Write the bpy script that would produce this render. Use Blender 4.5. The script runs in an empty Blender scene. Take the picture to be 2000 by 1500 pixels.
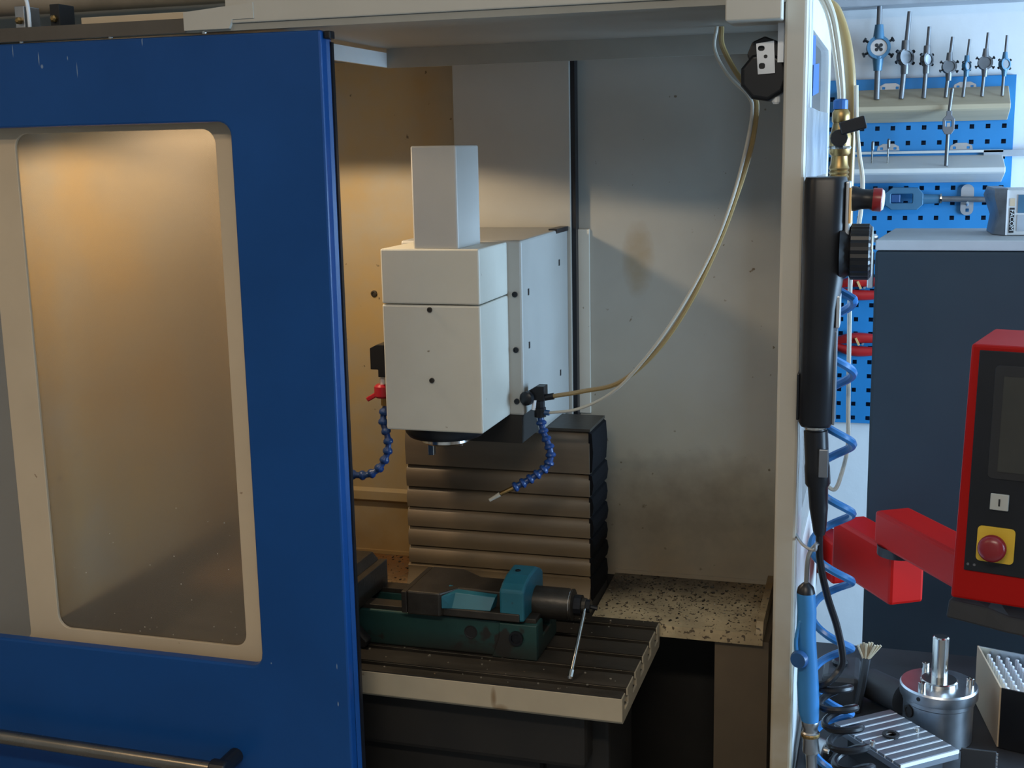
import bpy, bmesh, math, random
from mathutils import Vector, Matrix
random.seed(4)
R = math.radians
scene = bpy.context.scene
COL = scene.collection

# ------------------------------------------------------------------ camera
cam_d = bpy.data.cameras.new('camera'); cam = bpy.data.objects.new('camera', cam_d); COL.objects.link(cam)
F_PX = 2429.08
cam_d.sensor_width = 36; cam_d.lens = F_PX / 2000 * 36; cam_d.clip_start = .02
CAM = Vector((0, -1.75, 1.75))
ROT = (Matrix.Rotation(R(17.0514), 3, 'Z') @ Matrix.Rotation(R(-10.6675), 3, 'X') @ Matrix.Rotation(R(1.1417), 3, 'Y'))
cam.matrix_world = Matrix.Translation(CAM) @ (ROT @ Matrix.Rotation(R(90), 3, 'X')).to_4x4()
scene.camera = cam

# ------------------------------------------------------------------ light
world = bpy.data.worlds.new('world'); scene.world = world; world.use_nodes = True
world.node_tree.nodes['Background'].inputs[0].default_value = (.62, .78, 1, 1)
world.node_tree.nodes['Background'].inputs[1].default_value = .6
def area(name, loc, target, sx, sy, power, col):
    l = bpy.data.lights.new(name, 'AREA'); l.shape = 'RECTANGLE'; l.size = sx; l.size_y = sy; l.energy = power; l.color = col
    o = bpy.data.objects.new(name, l); COL.objects.link(o); o.location = loc
    o.rotation_euler = (Vector(target) - Vector(loc)).to_track_quat('-Z', 'Y').to_euler(); return o
area('window_daylight', (2.46, .38, 1.45), (0, .38, 1.45), 1.9, 1.2, 215, (.47, .72, 1))
area('front_ceiling_light', (-.1, -2.2, 2.86), (-.1, -2.2, 0), 1.2, .25, 36, (1, .88, .72))
area('ceiling_lamp_light', (-2.0, -1.6, 2.86), (-2.0, -1.6, 0), 1.2, .25, 9, (1, .74, .46))
wl = bpy.data.lights.new('work_lamp_light', 'SPOT'); wl.energy = 11.8; wl.color = (1, .76, .49); wl.spot_size = R(156); wl.spot_blend = .06; wl.shadow_soft_size = .03
wlo = bpy.data.objects.new('work_lamp_light', wl); COL.objects.link(wlo); wlo.location = (-1.10, .19, 1.838)
scene.view_settings.view_transform = 'Standard'; scene.view_settings.look = 'None'
scene.view_settings.exposure = .08; scene.view_settings.gamma = 1; scene.view_settings.use_curve_mapping = False

scene.cycles.max_bounces = 9; scene.cycles.caustics_reflective = False; scene.cycles.caustics_refractive = False

# ------------------------------------------------------------------ materials
def _mix(nt, fac, a, b):
    m = nt.nodes.new('ShaderNodeMix'); m.data_type = 'RGBA'
    for s, v in (('A', a), ('B', b)):
        i = [x for x in m.inputs if x.name == s and x.type == 'RGBA'][0]
        if hasattr(v, 'links'): nt.links.new(v, i)
        else: i.default_value = (*v[:3], 1)
    f = m.inputs[0]
    if hasattr(fac, 'links'): nt.links.new(fac, f)
    else: f.default_value = fac
    return [x for x in m.outputs if x.type == 'RGBA'][0]
def _noise(nt, vec, scale, detail=4, rough=.6):
    n = nt.nodes.new('ShaderNodeTexNoise'); n.inputs['Scale'].default_value = scale; n.inputs['Detail'].default_value = detail; n.inputs['Roughness'].default_value = rough
    nt.links.new(vec, n.inputs['Vector']); return n.outputs[0]
def _ramp(nt, v, a, b):
    m = nt.nodes.new('ShaderNodeMapRange'); m.inputs[1].default_value = a; m.inputs[2].default_value = b; nt.links.new(v, m.inputs[0]); return m.outputs[0]
def _math(nt, op, a, b):
    m = nt.nodes.new('ShaderNodeMath'); m.operation = op; m.use_clamp = True
    for i, v in enumerate((a, b)):
        if hasattr(v, 'links'): nt.links.new(v, m.inputs[i])
        else: m.inputs[i].default_value = v
    return m.outputs[0]
def _m2(nt, op, a, b):
    m = nt.nodes.new('ShaderNodeMath'); m.operation = op
    for i, v in enumerate((a, b)):
        if hasattr(v, 'links'): nt.links.new(v, m.inputs[i])
        else: m.inputs[i].default_value = v
    return m.outputs[0]
def mat(name, col, rough=.5, metal=0, var=.18, scale=9, bump=0, bscale=60, spots=None, spotcol=(.05, .03, .015), spotscale=35, stain_tone=None, spec=.5, aniso=None, coat=0, blobs=None):
    """colour with soft variation; spots = threshold for specks/chips; stain = list of (axis,a,b,colour,strength), stains and painted light"""
    m = bpy.data.materials.new(name); m.use_nodes = True; nt = m.node_tree; p = nt.nodes['Principled BSDF']
    tc = nt.nodes.new('ShaderNodeTexCoord'); vec = tc.outputs['Object']
    if aniso:
        mp = nt.nodes.new('ShaderNodeMapping'); mp.inputs['Scale'].default_value = aniso; nt.links.new(vec, mp.inputs[0]); nvec = mp.outputs[0]
    else: nvec = vec
    n1 = _noise(nt, nvec, scale)
    c = _mix(nt, _ramp(nt, n1, .3, .7), tuple(x * (1 - var) for x in col), tuple(min(1, x * (1 + var)) for x in col))
    geo = nt.nodes.new('ShaderNodeNewGeometry'); sx = nt.nodes.new('ShaderNodeSeparateXYZ'); nt.links.new(geo.outputs['Position'], sx.inputs[0])
    for ax, a, b, sc, st in (stain_tone or []):
        g = _ramp(nt, sx.outputs[ax], a, b)
        g = _math(nt, 'MULTIPLY', g, _ramp(nt, _noise(nt, vec, 5.5, 5), .2, .62))
        c = _mix(nt, _math(nt, 'MULTIPLY', g, st), c, sc)
    for bx, bz, rx, rz, bc, st in (blobs or []):      # local smudges centred at world x, z
        dx = _m2(nt, 'MULTIPLY', _m2(nt, 'SUBTRACT', sx.outputs[0], bx), 1 / rx); dz = _m2(nt, 'MULTIPLY', _m2(nt, 'SUBTRACT', sx.outputs[2], bz), 1 / rz)
        q = _m2(nt, 'ADD', _m2(nt, 'MULTIPLY', dx, dx), _m2(nt, 'MULTIPLY', dz, dz)); q = _m2(nt, 'ADD', q, _m2(nt, 'MULTIPLY', _noise(nt, vec, 22, 4), 1.1))
        c = _mix(nt, _math(nt, 'MULTIPLY', _ramp(nt, q, 1.5, .45), st), c, bc)
    if spots:
        s = _ramp(nt, _noise(nt, vec, spotscale, 3, .5), spots, spots + .03)
        c = _mix(nt, s, c, spotcol)
    nt.links.new(c, p.inputs['Base Color'])
    r = nt.nodes.new('ShaderNodeMapRange'); nt.links.new(n1, r.inputs[0]); r.inputs[3].default_value = max(.03, rough - .07); r.inputs[4].default_value = min(1, rough + .07)
    nt.links.new(r.outputs[0], p.inputs['Roughness']); p.inputs['Metallic'].default_value = metal
    p.inputs['Specular IOR Level'].default_value = spec; p.inputs['Coat Weight'].default_value = coat
    if bump:
        b = nt.nodes.new('ShaderNodeBump'); b.inputs['Strength'].default_value = bump; b.inputs['Distance'].default_value = .002
        nt.links.new(_noise(nt, vec, bscale, 3), b.inputs['Height']); nt.links.new(b.outputs[0], p.inputs['Normal'])
    return m
def glass(name, col, rough, haze, hazecol):
    m = bpy.data.materials.new(name); m.use_nodes = True; nt = m.node_tree; p = nt.nodes['Principled BSDF']
    p.inputs['Base Color'].default_value = (*col, 1); p.inputs['Roughness'].default_value = rough; p.inputs['Transmission Weight'].default_value = 1; p.inputs['IOR'].default_value = 1.3
    d = nt.nodes.new('ShaderNodeBsdfDiffuse'); t = nt.nodes.new('ShaderNodeBsdfTranslucent'); a = nt.nodes.new('ShaderNodeMixShader'); a.inputs[0].default_value = .35
    tc = nt.nodes.new('ShaderNodeTexCoord'); n = _noise(nt, tc.outputs['Object'], 4)
    c = _mix(nt, n, tuple(x * .85 for x in hazecol), tuple(min(1, x * 1.15) for x in hazecol))
    nt.links.new(c, d.inputs[0]); nt.links.new(c, t.inputs[0]); nt.links.new(d.outputs[0], a.inputs[1]); nt.links.new(t.outputs[0], a.inputs[2])
    mx = nt.nodes.new('ShaderNodeMixShader'); mx.inputs[0].default_value = haze
    nt.links.new(p.outputs[0], mx.inputs[1]); nt.links.new(a.outputs[0], mx.inputs[2]); nt.links.new(mx.outputs[0], nt.nodes['Material Output'].inputs[0])
    return m
def emit(name, col, s):
    m = bpy.data.materials.new(name); m.use_nodes = True; p = m.node_tree.nodes['Principled BSDF']
    p.inputs['Emission Color'].default_value = (*col, 1); p.inputs['Emission Strength'].default_value = s; p.inputs['Base Color'].default_value = (*col, 1); return m

YEL = (.46, .30, .09); RUST = (.16, .07, .02); OIL = (.10, .075, .045)
m_panel = mat('enclosure_paint', (.33, .325, .29), .45, var=.06, scale=5, spots=.71, spotcol=(.13, .10, .06), spotscale=42,
              stain_tone=[(0, -.86, -.95, YEL, .7), (2, 1.5, .95, (.40, .29, .12), .45), (2, 1.05, .86, RUST, .5)], blobs=[(-.488, 1.53, .035, .085, (.24, .17, .075), .65), (-.60, .98, .05, .12, (.2, .15, .08), .5), (-.36, .99, .30, .16, (.15, .115, .07), .75), (-.93, 1.31, .05, .10, (.25, .16, .05), .5)])
m_grey = mat('machine_paint', (.56, .545, .475), .42, var=.05, scale=6, spots=.735, spotcol=(.2, .15, .09), spotscale=38)
m_roof = mat('roof_paint', (.28, .27, .235), .5, var=.08)
m_post = mat('post_paint', (.46, .43, .37), .4, var=.05, scale=4, stain_tone=[(2, 1.4, .8, (.26, .19, .09), .85)])
m_col = mat('column_paint', (.36, .35, .31), .45, var=.05, scale=5)
m_motor = mat('motor_paint', (.45, .44, .41), .45, var=.05, scale=5)
m_cover = mat('cover_paint', (.36, .355, .33), .45, var=.05, scale=5)
m_side = mat('side_paint', (.62, .63, .62), .35, var=.05)
m_beige = mat('inner_frame_beige', (.56, .44, .30), .55, var=.06, scale=5, spots=.76, spotcol=(.3, .2, .12), spotscale=45)
m_blue = mat('door_blue', (.006, .058, .215), .34, var=.10, scale=3, spots=.80, spotcol=(.25, .3, .36), spotscale=26, spec=.3, blobs=[(-1.1280, 1.9280, 0.0012, 0.009, (.30, .38, .46), .8), (-1.3200, 1.9080, 0.0013, 0.012, (.30, .38, .46), .8), (-1.3680, 1.9220, 0.001, 0.012, (.30, .38, .46), .8), (-1.2660, 1.9070, 0.001, 0.004, (.30, .38, .46), .8), (-1.2500, 1.8890, 0.0009, 0.014, (.30, .38, .46), .8), (-1.3150, 1.8960, 0.003, 0.004, (.30, .38, .46), .8), (-0.9670, 0.9150, 0.0012, 0.002, (.30, .38, .46), .8), (-0.8470, 0.9220, 0.0012, 0.006, (.30, .38, .46), .8), (-0.8480, 0.8560, 0.0015, 0.005, (.30, .38, .46), .8)])
m_chrome = mat('bright_steel', (.62, .60, .56), .18, 1, var=.1, scale=30)
m_steel = mat('steel', (.42, .42, .42), .35, 1, var=.15, scale=20, bump=.15)
m_dsteel = mat('dark_oiled_steel', (.055, .048, .040), .42, .6, var=.3, scale=14, bump=.25, bscale=90)
m_tabletop = mat('table_top_oiled', (.040, .034, .027), .42, .3, var=.35, scale=7, bump=.2, spots=.73, spotcol=(.20, .14, .08), spotscale=60, aniso=(1, 4, 1))
m_tablepaint = mat('table_paint', (.42, .35, .245), .5, var=.07, spots=.72, spotcol=(.2, .11, .04), spotscale=22, blobs=[(-.618, .838, .006, .022, (.16, .08, .02), .8), (-.606, .818, .016, .012, (.16, .08, .02), .8)])
m_black = mat('black_plastic', (.008, .009, .012), .36, var=.2, spec=.35)
m_blackm = mat('black_matte', (.010, .010, .011), .7, var=.3)
m_bellow = mat('bellows_fabric', (.125, .093, .062), .45, var=.22, scale=5, aniso=(.6, 1, 3), stain_tone=[(2, 1.2, .9, (.26, .18, .09), .6)])  # lower folds coloured lighter and warmer, painting in the work lamp's light
m_bellside = mat('bellows_side', (.006, .006, .007), .9, spec=.1)
m_ledge = mat('chip_ledge', (.47, .37, .22), .6, var=.3, scale=14, bump=.6, bscale=120, spots=.60, spotcol=(.10, .07, .04), spotscale=110,
              stain_tone=[(1, .53, .64, (.035, .025, .017), 1.0), (1, .58, .67, (.025, .018, .012), 1.0), (0, -.34, -.22, (.22, .12, .035), .7), (0, -.9, -.95, RUST, .9)])
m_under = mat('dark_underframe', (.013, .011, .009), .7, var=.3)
m_leg = mat('leg_panel', (.12, .085, .05), .6, var=.12)
m_loc = mat('hose_blue', (.010, .045, .17), .35, var=.1)
m_red = mat('valve_red', (.42, .015, .03), .35, var=.1)
m_brass = mat('brass', (.32, .21, .085), .38, 1, var=.15, scale=40)
m_tube = mat('amber_tube', (.42, .29, .12), .25, var=.1); m_tube.node_tree.nodes['Principled BSDF'].inputs['Transmission Weight'].default_value = .25
m_tubew = mat('clear_tube', (.70, .66, .56), .2, var=.1); m_tubew.node_tree.nodes['Principled BSDF'].inputs['Transmission Weight'].default_value = .25
m_tubebrown = mat('brown_tube', (.22, .11, .035), .3, var=.1)
m_vise = mat('vise_teal', (.016, .125, .175), .4, var=.15, scale=10, spots=.66, spotcol=(.03, .027, .022), spotscale=16, stain_tone=[(2, .915, .868, (.030, .026, .020), .9)])
m_visebase = mat('vise_base_green', (.014, .052, .047), .45, var=.2, scale=12, spots=.60, spotcol=(.020, .018, .015), spotscale=14, stain_tone=[(2, .905, .868, (.020, .017, .013), .95)])
m_wall = mat('wall_white', (.68, .69, .70), .8, var=.03, scale=4, bump=.25, bscale=35, spots=.79, spotcol=(.45, .45, .45), spotscale=20)
m_peg = mat('pegboard_blue', (.018, .20, .47), .45, var=.06)
m_rack = mat('rack_wood', (.46, .38, .26), .6, var=.12, scale=6, aniso=(.6, 6, 6))
m_rackw = mat('rack_white', (.62, .62, .60), .45, var=.05)
m_blued = mat('painted_tool_blue', (.05, .15, .25), .42, .1, var=.15)
m_toolsteel = mat('tool_steel', (.15, .155, .165), .42, .5, var=.2, scale=25)
m_zinc = mat('zinc_clip', (.55, .58, .62), .35, .8, var=.1)
m_cab = mat('cabinet_slate', (.016, .027, .037), .55, spec=.3, var=.12, scale=3, spots=.82, spotcol=(.2, .2, .2))
m_cabtop = mat('cabinet_top', (.36, .38, .40), .5, var=.08)
m_pred = mat('machine_red', (.36, .006, .004), .5, spec=.12, var=.07, scale=4)
m_yellow = mat('stop_yellow', (.66, .42, .03), .5, var=.06)
m_stop = mat('stop_red', (.22, .012, .016), .3, var=.08)
m_key = mat('button_grey', (.42, .42, .38), .5, var=.05)
m_screen = mat('dark_screen', (.035, .034, .028), .25, var=.1)
m_alu = mat('aluminium', (.50, .53, .57), .33, 1, var=.12, scale=18)
m_plate = mat('slotted_plate_grey', (.20, .22, .25), .42, .7, var=.12)
m_bench = mat('bench_dark', (.030, .033, .038), .55, var=.35, scale=6)
m_coil = mat('coil_blue', (.030, .17, .44), .3, var=.08)
m_gun = mat('gun_blue', (.035, .18, .42), .32, var=.08)
m_gund = mat('gun_dark_blue', (.02, .08, .22), .35)
m_white = mat('white_plastic', (.70, .73, .76), .4, var=.04)
m_tape = mat('blue_tape', (.01, .09, .30), .5)
m_orange = mat('orange_label', (.75, .45, .18), .5)
m_floor = mat('floor_concrete', (.20, .19, .18), .7, var=.15, scale=3)
m_ceil = mat('ceiling_paint', (.42, .40, .37), .8)
m_roomwall = mat('room_wall', (.36, .34, .31), .8)
m_duct = mat('grey_duct', (.33, .36, .40), .5)
m_chip = mat('metal_chips', (.55, .50, .42), .35, .8, var=.3)
m_redtool = mat('red_handle', (.42, .015, .015), .4)
m_bag = mat('grey_film', (.16, .18, .21), .3, var=.3, scale=14)
m_boxw = mat('carton_print', (.55, .57, .58), .5, var=.05)
m_pane = glass('hazy_polycarbonate', (.92, .86, .76), .24, .24, (.60, .51, .40))
def thin_pane(name, haze, hazecol):
    m = bpy.data.materials.new(name); m.use_nodes = True; nt = m.node_tree; p = nt.nodes['Principled BSDF']
    p.inputs['Base Color'].default_value = (*hazecol, 1); p.inputs['Roughness'].default_value = .12
    t = nt.nodes.new('ShaderNodeBsdfTransparent'); t.inputs[0].default_value = (.96, .97, .98, 1)
    mx = nt.nodes.new('ShaderNodeMixShader'); tc = nt.nodes.new('ShaderNodeTexCoord')
    r = nt.nodes.new('ShaderNodeMapRange'); nt.links.new(_noise(nt, tc.outputs['Object'], 6), r.inputs[0]); r.inputs[3].default_value = haze * .6; r.inputs[4].default_value = haze * 1.4
    nt.links.new(r.outputs[0], mx.inputs[0]); nt.links.new(t.outputs[0], mx.inputs[1]); nt.links.new(p.outputs[0], mx.inputs[2]); nt.links.new(mx.outputs[0], nt.nodes['Material Output'].inputs[0])
    return m
m_clear = thin_pane('clear_pane', .04, (.8, .8, .8)); m_sidepane = thin_pane('side_pane_film', .17, (.72, .74, .76))
m_lampe = emit('lamp_glow', (1, .75, .45), 2.0)

# ------------------------------------------------------------------ geometry helpers
class G:
    def __init__(s): s.b = bmesh.new()
    def verts(s, pts): return [s.b.verts.new(p) for p in pts]
    def face(s, vs):
        try: return s.b.faces.new(vs)
        except ValueError: return None
    def box(s, x0, x1, y0, y1, z0, z1, rot=None, piv=None):
        p = [Vector((x, y, z)) for z in (z0, z1) for y in (y0, y1) for x in (x0, x1)]
        if rot is not None:
            c = Vector(piv) if piv else Vector(((x0 + x1) / 2, (y0 + y1) / 2, (z0 + z1) / 2)); p = [c + rot @ (q - c) for q in p]
        v = s.verts(p)
        for f in ((0, 2, 3, 1), (4, 5, 7, 6), (0, 1, 5, 4), (2, 6, 7, 3), (0, 4, 6, 2), (1, 3, 7, 5)): s.face([v[i] for i in f])
        return s
    def prism(s, prof, ax, a, b):
        """prof: 2D polygon; ax: extrusion axis"""
        def P(q, t): return {'x': (t, q[0], q[1]), 'y': (q[0], t, q[1]), 'z': (q[0], q[1], t)}[ax]
        A = s.verts([P(q, a) for q in prof]); B = s.verts([P(q, b) for q in prof]); n = len(prof)
        s.face(A); s.face(B[::-1])
        for i in range(n): s.face([A[i], B[i], B[(i + 1) % n], A[(i + 1) % n]])
        return s
    def loft(s, rings, cap=True, closed=True):
        L = [s.verts(r) for r in rings]; n = len(rings[0])
        for a, b in zip(L, L[1:]):
            for i in range(n if closed else n - 1): s.face([a[i], a[(i + 1) % n], b[(i + 1) % n], b[i]])
        if cap: s.face(L[0][::-1]); s.face(L[-1])
        return s
    def lathe(s, prof, o=(0, 0, 0), d=(0, 0, 1), n=20, cap=True):
        """prof: (r, t) along direction d from o"""
        o = Vector(o); q = Vector(d).normalized().to_track_quat('Z', 'Y'); X = q @ Vector((1, 0, 0)); Y = q @ Vector((0, 1, 0)); Z = q @ Vector((0, 0, 1))
        return s.loft([[o + Z * t + (X * math.cos(k * 2 * math.pi / n) + Y * math.sin(k * 2 * math.pi / n)) * r for k in range(n)] for r, t in prof], cap)
    def cyl(s, a, b, r, n=14, r2=None):
        a, b = Vector(a), Vector(b); return s.lathe([(r, 0), (r if r2 is None else r2, (b - a).length)], a, b - a, n)
    def tube(s, pts, r, n=8):
        pts = [Vector(p) for p in pts]; rings = []; up = None
        for i, p in enumerate(pts):
            t = (pts[min(i + 1, len(pts) - 1)] - pts[max(i - 1, 0)]).normalized()
            if up is None: up = t.orthogonal().normalized()
            up = (up - t * up.dot(t)).normalized(); w = t.cross(up)
            rr = r(i / (len(pts) - 1)) if callable(r) else r
            rings.append([p + (up * math.cos(k * 2 * math.pi / n) + w * math.sin(k * 2 * math.pi / n)) * rr for k in range(n)])
        return s.loft(rings)
    def plate(s, outer, holes, ax, a, b):
        """flat plate with holes"""
        def P(q, t): return {'x': (t, q[0], q[1]), 'y': (q[0], t, q[1]), 'z': (q[0], q[1], t)}[ax]
        loops = [outer] + holes; fronts = []; edges = []
        for lp in loops:
            v = s.verts([P(q, a) for q in lp]); fronts.append(v)
            edges += [s.b.edges.new((v[i], v[(i + 1) % len(v)])) for i in range(len(v))]
        r = bmesh.ops.triangle_fill(s.b, use_beauty=True, edges=edges)
        fs = [f for f in r['geom'] if isinstance(f, bmesh.types.BMFace)]
        m = {}
        for lp, v in zip(loops, fronts):
            w = s.verts([P(q, b) for q in lp])
            for x, y in zip(v, w): m[x] = y
            for i in range(len(v)): s.face([v[i], v[(i + 1) % len(v)], w[(i + 1) % len(v)], w[i]])
        for f in fs: s.face([m[x] for x in reversed(f.verts)])
        return s
def rrect(x0, x1, z0, z1, r, n=6):
    out = []
    for cx, cz, a0 in ((x1 - r, z0 + r, -90), (x1 - r, z1 - r, 0), (x0 + r, z1 - r, 90), (x0 + r, z0 + r, 180)):
        for k in range(n + 1):
            a = R(a0 + 90 * k / n); out.append((cx + r * math.cos(a), cz + r * math.sin(a)))
    return out
def spline(pts, n=8):
    pts = [Vector(p) for p in pts]; q = [pts[0] * 2 - pts[1]] + pts + [pts[-1] * 2 - pts[-2]]; out = []
    for i in range(1, len(q) - 2):
        for k in range(n):
            t = k / n; a, b, c, d = q[i - 1:i + 3]
            out.append(.5 * ((2 * b) + (c - a) * t + (2 * a - 5 * b + 4 * c - d) * t * t + (3 * b - a - 3 * c + d) * t ** 3))
    return out + [pts[-1]]
ORG = {}
def thing(name, loc, label, cat, group=None):
    o = bpy.data.objects.new(name, None); o.empty_display_size = .05; COL.objects.link(o); o.location = loc; ORG[o.name] = Vector(loc)
    o['label'] = label; o['category'] = cat
    if group: o['group'] = group
    return o
def obj(name, g, material, parent=None, bev=0, smooth=False, label=None, cat=None, group=None, kind=None):
    bm = g.b; bmesh.ops.remove_doubles(bm, verts=bm.verts, dist=1e-6); bmesh.ops.recalc_face_normals(bm, faces=bm.faces)
    if parent: org = ORG[parent.name]
    else:
        xs = [v.co for v in bm.verts]; lo = [min(c[i] for c in xs) for i in range(3)]; hi = [max(c[i] for c in xs) for i in range(3)]
        org = Vector(((lo[0] + hi[0]) / 2, (lo[1] + hi[1]) / 2, lo[2]))
    for v in bm.verts: v.co -= org
    me = bpy.data.meshes.new(name); bm.to_mesh(me); bm.free(); me.materials.append(material)
    o = bpy.data.objects.new(name, me); COL.objects.link(o); ORG[o.name] = org
    if parent: o.parent = parent
    else: o.location = org
    if smooth:
        for p in me.polygons: p.use_smooth = True
        md = o.modifiers.new('edge', 'EDGE_SPLIT'); md.split_angle = R(smooth if smooth > 1 else 40)
    if bev:
        md = o.modifiers.new('bevel', 'BEVEL'); md.width = bev; md.segments = 2; md.limit_method = 'ANGLE'; md.angle_limit = R(40)
    if label: o['label'] = label
    if cat: o['category'] = cat
    if group: o['group'] = group
    if kind: o['kind'] = kind
    return o
def struct(name, g, m): return obj(name, g, m, kind='structure', label=None)
def instance(src, name, parent, loc):
    o = src.copy(); COL.objects.link(o); o.name = name; o.parent = parent; o.location = loc; return o
def text(name, body, size, loc, rot, m, parent, sx=1):
    c = bpy.data.curves.new(name, 'FONT'); c.body = body; c.size = size; c.extrude = .0003; c.align_x = 'CENTER'; c.align_y = 'CENTER'
    t = bpy.data.objects.new(name, c); dg = bpy.context.evaluated_depsgraph_get(); COL.objects.link(t); bpy.context.view_layer.update()
    me = bpy.data.meshes.new_from_object(t.evaluated_get(bpy.context.evaluated_depsgraph_get())); bpy.data.objects.remove(t); bpy.data.curves.remove(c)
    me.materials.clear(); me.materials.append(m)
    mx = Matrix.Translation(Vector(loc) - ORG[parent.name]) @ rot.to_4x4() @ Matrix.Diagonal((sx, 1, 1, 1)); me.transform(mx)
    o = bpy.data.objects.new(name, me); COL.objects.link(o); o.parent = parent; ORG[o.name] = ORG[parent.name]; return o

# ------------------------------------------------------------------ room
struct('floor', G().box(-3.2, 2.5, -3.6, 1.55, -.1, 0), m_floor)
struct('wall_back', G().box(-3.2, 2.5, 1.45, 1.55, 0, 2.95), m_wall)
struct('ceiling', G().box(-3.2, 2.5, -3.6, 1.55, 2.95, 3.05), m_ceil)
struct('wall_left', G().box(-3.3, -3.2, -3.6, 1.55, 0, 2.95), m_roomwall)
struct('wall_front', G().box(-3.2, 2.5, -3.7, -3.6, 0, 2.95), m_roomwall)
struct('wall_right', G().plate([(-3.6, 0), (1.55, 0), (1.55, 2.95), (-3.6, 2.95)], [[(-.65, .8), (1.4, .8), (1.4, 2.1), (-.65, 2.1)]], 'x', 2.5, 2.6), m_roomwall)
w = G()
for a, b in ((-.65, -.6), (.35, .41), (1.35, 1.4)): w.box(2.52, 2.58, a, b, .8, 2.1)
for a, b in ((.8, .85), (2.05, 2.1)): w.box(2.525, 2.575, -.65, 1.4, a, b)
win = struct('window_1', w, m_white)
for a, b in ((-.6, .35), (.41, 1.35)):
    p = obj('pane', G().box(2.548, 2.552, a, b, .85, 2.05), m_clear, win)
struct('trim_1', G().box(-.4, 1.2, 1.36, 1.449, 2.062, 2.13), m_duct)
struct('trim_2', G().box(.20, 1.2, 1.425, 1.4495, 1.712, 1.727), m_duct)

for lx, ly, lab in ((-2.0, -1.6, 'long ceiling lamp over the left of the workshop'), (-.1, -2.2, 'long ceiling lamp in front of the milling machine')):
    t = thing('ceiling_lamp', (lx, ly, 2.95), lab, 'lamp', 'ceiling lamps')
    obj('lamp_body', G().prism([(ly - .07, 2.95), (ly + .07, 2.95), (ly + .10, 2.885), (ly - .10, 2.885)], 'x', lx - .65, lx + .65), m_white, t); obj('diffuser', G().box(lx - .62, lx + .62, ly - .09, ly + .09, 2.872, 2.884), m_lampe, t)
# ------------------------------------------------------------------ machine enclosure
E_ = thing('machine_enclosure', (-.75, .36, 0), 'beige sheet-metal machine enclosure with a blue sliding door slid to the left', 'enclosure')
obj('back_panel', G().box(-1.43, -.136, .72, .735, .86, 1.96), m_panel, E_)
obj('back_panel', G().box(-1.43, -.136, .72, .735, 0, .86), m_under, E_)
obj('panel_fold', G().prism([(.72, 1.018), (.708, 1.012), (.708, .992), (.72, .984)], 'x', -1.43, -.92), m_panel, E_, .001)
obj('side_panel', G().box(-1.445, -1.43, .055, .735, .925, 1.96), m_panel, E_)
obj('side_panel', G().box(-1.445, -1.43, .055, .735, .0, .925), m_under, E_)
obj('roof_panel', G().box(-1.445, -.136, .0005, .735, 1.936, 1.946), m_roof, E_)
rb = obj('top_beam', G().box(-.978, -.147, -.004, .03, 1.9465, 1.985), m_post, E_, .002)
obj('beam_tab', G().plate([(-1.049, 1.939), (-.972, 1.939), (-.966, 1.952), (-.93, 1.952), (-.93, 1.975), (-1.049, 1.966)], [], 'y', -.006, .004), m_post, E_)
obj('track_rail', G().box(-1.8, -1.049, -.003, .0, 1.9365, 1.9575), mat('rail_brown', (.075, .062, .048), .6), E_)
obj('roof_cover', G().box(-2.0, -1.09, .24, .5, 1.947, 2.04), m_roof, E_)
obj('upper_rail', G().box(-1.26, -1.0, .035, .06, 1.955, 1.972), m_beige, E_, .001)
obj('rear_flange', G().box(-.9, -.147, .44, .446, 1.902, 1.936), m_roof, E_)
obj('left_flange', G().box(-.906, -.9, .03, .446, 1.903, 1.929), m_side, E_)
g = G().prism([(-.147, -.0), (-.117, 0), (-.117, .03), (-.147, .03)], 'z', 0, 1.99)
obj('post', g, m_post, E_, .004)
obj('corner_cap', G().box(-.222, -.148, -.03, .06, 1.912, 1.945), m_post, E_, .002)
obj('outer_panel', G().plate([(.03, 0), (.735, 0), (.735, 1.99), (.03, 1.99)], [rrect(.05, .66, 1.12, 1.915, .03)], 'x', -.135, -.1215), m_side, E_)
obj('side_window', G().box(-.127, -.124, .04, .67, 1.11, 1.925), m_sidepane, E_)
sp = obj('outer_strip', G().box(-.1212, -.1190, .07, .155, 0, 1.99), m_side, E_)
for z0, z1, y0, y1 in ((1.863, 1.905, .10, .24), (1.825, 1.87, .20, .34), (1.78, 1.825, .05, .18)):
    obj('tape_strip', G().box(-.1213, -.1200, y0, y1, z0, z1, Matrix.Rotation(R(4), 3, 'X')), m_tape, E_)
obj('cover_film', G().prism([(-.1212, .06), (-.114, .10), (-.116, .3), (-.110, .45), (-.1212, .62)], 'z', 1.70, 1.80), m_alu, E_, smooth=True)
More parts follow.
